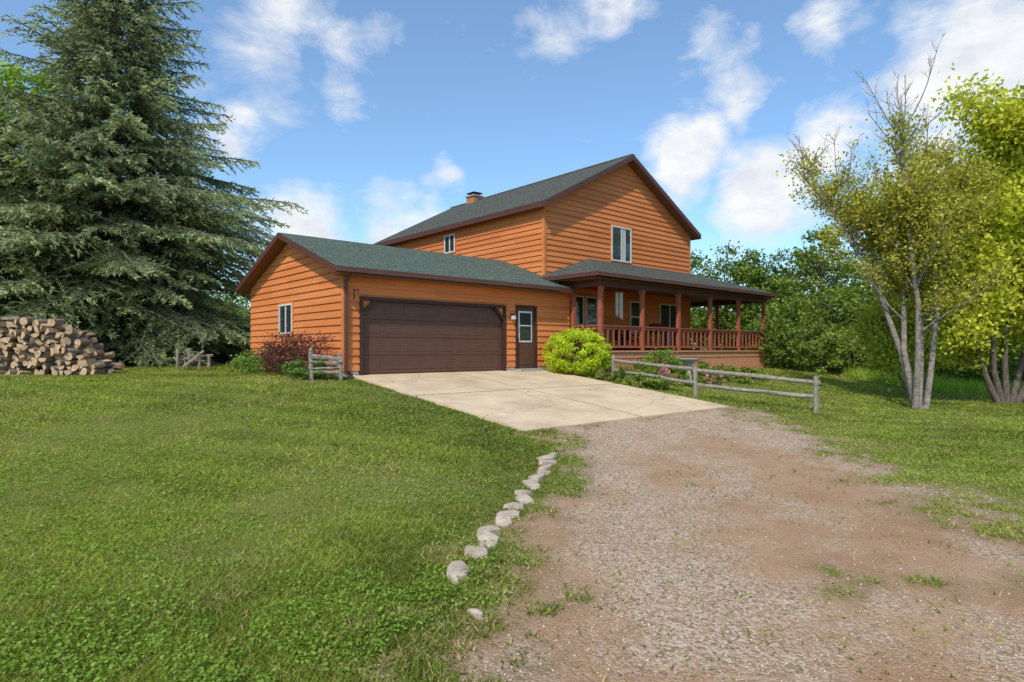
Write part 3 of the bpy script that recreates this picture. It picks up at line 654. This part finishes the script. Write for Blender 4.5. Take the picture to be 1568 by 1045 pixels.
for i,px in enumerate((272,290,305,320)):
    Y=20.6+.2*i; wob(gp((PX(px,Y),Y),-.1),gp((PX(px,Y),Y),.75-.08*i),.1,.1)
wob(gp((PX(268,20.6),20.6),.35),gp((PX(326,21.4),21.4),.5),.08,.1); wob(gp((PX(280,20.6),20.6),.1),gp((PX(312,21.1),21.1),.65),.08,.1)
B.build('rails_and_posts',fe)
# edging stones
B=MB(); R=random.Random(4); path=[(.62,9.75),(.42,8.6),(.18,7.5),(-.05,6.6),(-.2,6.0),(-.32,5.4),(-.42,5.0)]
pt_=[]
for (xa,ya),(xb,yb) in zip(path[:-1],path[1:]):
    n=max(1,int(math.hypot(xb-xa,yb-ya)/.29))
    for i in range(n): pt_.append((xa+(xb-xa)*i/n,ya+(yb-ya)*i/n))
pt_.append((-.42,4.95)); pt_.append((-.28,4.2))
for i,(x,y) in enumerate(pt_):
    k=8; L_=R.uniform(.12,.19); w_=R.uniform(.08,.12); an=1.3+R.uniform(-.7,.7); z0=gz1(x,y)+R.uniform(.032,.05); tx,ty=R.uniform(-.15,.15),R.uniform(-.12,.12)
    if i==len(pt_)-1: L_=.07; w_=.035; z0=gz1(x,y)+.02; an=2.4
    x+=R.uniform(-.05,.05)
    top=[];bot=[]
    for j in range(k):
        a=j*2*math.pi/k+R.uniform(-.25,.25); r=R.uniform(.8,1.2); px_=math.cos(a)*L_*r; py_=math.sin(a)*w_*r
        X_=x+px_*math.cos(an)-py_*math.sin(an); Y_=y+px_*math.sin(an)+py_*math.cos(an)
        top.append((X_,Y_,z0+px_*tx+py_*ty)); bot.append((x+(X_-x)*1.15,y+(Y_-y)*1.15,z0-.10))
    ctr=(x,y,z0+.012)
    for j in range(k): B.face([top[j],top[(j+1)%k],ctr],'stone'); B.face([bot[j],bot[(j+1)%k],top[(j+1)%k],top[j]],'stone')
B.build('stone_edging')
# log pile
M['logend']=simple('cut_wood',(.36,.22,.12),(.66,.46,.28),14,.9); M['logbark']=simple('log_bark',(.12,.085,.06),(.32,.235,.17),16,.95,bmp=.6)
B=MB(); R=random.Random(12)
for lay in range(3):
    x=-17.0
    while x<-11.2:
        hp=1.42+.12*math.sin(x*1.3)+ (0 if x<-12.0 else -(x+12.0)*1.3); z=.08; hp-=lay*.12
        while z<hp:
            r=R.uniform(.07,.125); cx=x+R.uniform(-.08,.08); y0_=16.5+(x+13)*.08+lay*.42; bz=gz1(cx,y0_); cz=bz+z
            yaw=R.gauss(0,.3) if R.random()<.7 else R.uniform(-1.5,1.5); pit=R.gauss(0,.1); d=Vector((math.sin(yaw),math.cos(yaw),pit)).normalized()
            xx=d.cross(Vector((0,0,1))).normalized(); yy=xx.cross(d); rot=R.random()*6.28; ty=R.random()
            if ty<.35: cs=[(math.cos(q)*R.uniform(.88,1.05),math.sin(q)*R.uniform(.88,1.05),1) for q in [i*math.pi/4 for i in range(8)]]
            elif ty<.75: cs=[(-.5,-.4,0)]+[(-.5+1.5*math.cos(q),-.4+1.4*math.sin(q),1) for q in (.0,.4,.8,1.2,1.57)]
            else: cs=[(math.cos(q),math.sin(q)-.3,1) for q in [i*math.pi/5 for i in range(6)]]
            ln=R.uniform(.36,.46); off=R.uniform(-.09,.09); c0=Vector((cx,y0_+off,cz))
            rg=[]
            for e_ in (-.5,.5):
                rg.append([c0+d*ln*e_+xx*(r*(u*math.cos(rot)-v*math.sin(rot)))+yy*(r*(u*math.sin(rot)+v*math.cos(rot))) for u,v,_ in cs])
            n=len(cs)
            for i in range(n):
                j=(i+1)%n; B.face([rg[0][i],rg[0][j],rg[1][j],rg[1][i]],'logbark' if cs[i][2] and cs[j][2] else 'logend')
            B.face(rg[0][::-1],'logend'); B.face(rg[1],'logend')
            z+=r*1.45
        x+=.17
B.build('firewood_pile')

# ================================================================ SKY, SUN, CAMERA
EL=math.radians(48); sd=Vector((-.35,-.937,0)).normalized(); S=Vector((sd.x*math.cos(EL),sd.y*math.cos(EL),math.sin(EL)))
w=bpy.data.worlds.new('World'); bpy.context.scene.world=w; w.use_nodes=True; nt=w.node_tree; bg=nt.nodes['Background']
sky=N(nt,'ShaderNodeTexSky',sky_type='NISHITA'); sky.sun_disc=False; sky.sun_elevation=EL; sky.sun_rotation=math.atan2(sd.x,sd.y); sky.air_density=1.0; sky.dust_density=.6; sky.ozone_density=1.0
tc=N(nt,'ShaderNodeTexCoord').outputs['Generated']
nz=N(nt,'ShaderNodeTexNoise'); nz.inputs['Scale'].default_value=4; nz.inputs['Detail'].default_value=5; nz.inputs['Roughness'].default_value=.6; L(nt,tc,nz.inputs['Vector'])
sc=N(nt,'ShaderNodeVectorMath',operation='MULTIPLY_ADD'); L(nt,nz.outputs['Color'],sc.inputs[0]); sc.inputs[1].default_value=(.22,.22,.13); sc.inputs[2].default_value=(-.11,-.11,-.065)
wa=N(nt,'ShaderNodeVectorMath',operation='ADD'); L(nt,tc,wa.inputs[0]); L(nt,sc.outputs[0],wa.inputs[1])
blobs=[(400,40,210,.62),(540,110,120,.5),(350,195,90,.85),(480,335,120,.9),(620,350,110,.85),(690,278,55,.6),(850,50,110,.5),(930,10,90,.7),(1110,60,110,.75),(1130,150,100,.95),(1290,30,110,.65),(1060,240,120,1.05),(1180,300,160,1.15),(1260,230,120,1.05),(1540,80,230,1.15),(1430,150,130,1.0),(1420,280,170,1.05),(-200,200,200,.8)]
acc=None
for px,py,r,wt in blobs:
    d=Vector(((px-784)/940,1,(535-py)/940)); ln=d.length; d.normalize(); rr=r/940/ln
    vd=N(nt,'ShaderNodeVectorMath',operation='DISTANCE'); L(nt,wa.outputs[0],vd.inputs[0]); vd.inputs[1].default_value=d
    mr=N(nt,'ShaderNodeMapRange',interpolation_type='SMOOTHSTEP'); L(nt,vd.outputs['Value'],mr.inputs[0]); mr.inputs[1].default_value=0; mr.inputs[2].default_value=rr; mr.inputs[3].default_value=wt; mr.inputs[4].default_value=0
    acc=mr.outputs[0] if acc is None else math_(nt,'MAXIMUM',acc,mr.outputs[0])
n1=noise(nt,mapping(nt,tc,(1,1,1.8)),9,8,.62,.3)
val=math_(nt,'ADD',math_(nt,'MULTIPLY',acc,.6),math_(nt,'MULTIPLY',n1,1.0))
cl=ramp(nt,math_(nt,'MULTIPLY',val,.7),[(.45,(0,0,0)),(.56,(.4,.4,.4)),(.69,(1,1,1))])
shade=ramp(nt,noise(nt,mapping(nt,tc,(1,1,2)),11,5),[(.35,(5.5,5.8,6.4)),(.6,(6.9,7.0,7.1))])
tint=mix(nt,1.0,sky.outputs[0],(.98,1.28,1.46),'MULTIPLY'); tint=mix(nt,.08,tint,(5.0,6.0,7.0))
L(nt,mix(nt,cl,tint,shade),bg.inputs[0]); bg.inputs[1].default_value=.14
ld=bpy.data.lights.new('sun','SUN'); ld.energy=3.6; ld.angle=math.radians(1.5); ld.color=(1,.92,.80); lo=bpy.data.objects.new('sun',ld); bpy.context.collection.objects.link(lo); lo.rotation_euler=S.to_track_quat('Z','Y').to_euler(); lo.location=(0,0,30)
cd=bpy.data.cameras.new('camera'); cam=bpy.data.objects.new('camera',cd); bpy.context.collection.objects.link(cam); cam.location=(0,0,CZ); cam.rotation_euler=(math.pi/2,0,0)
cd.sensor_width=36; cd.lens=940/1568*36; cd.shift_y=.008; cd.clip_end=5000; cd.clip_start=.05
sc_=bpy.context.scene; sc_.camera=cam; sc_.view_settings.view_transform='Standard'; sc_.view_settings.look='None'; sc_.view_settings.exposure=0
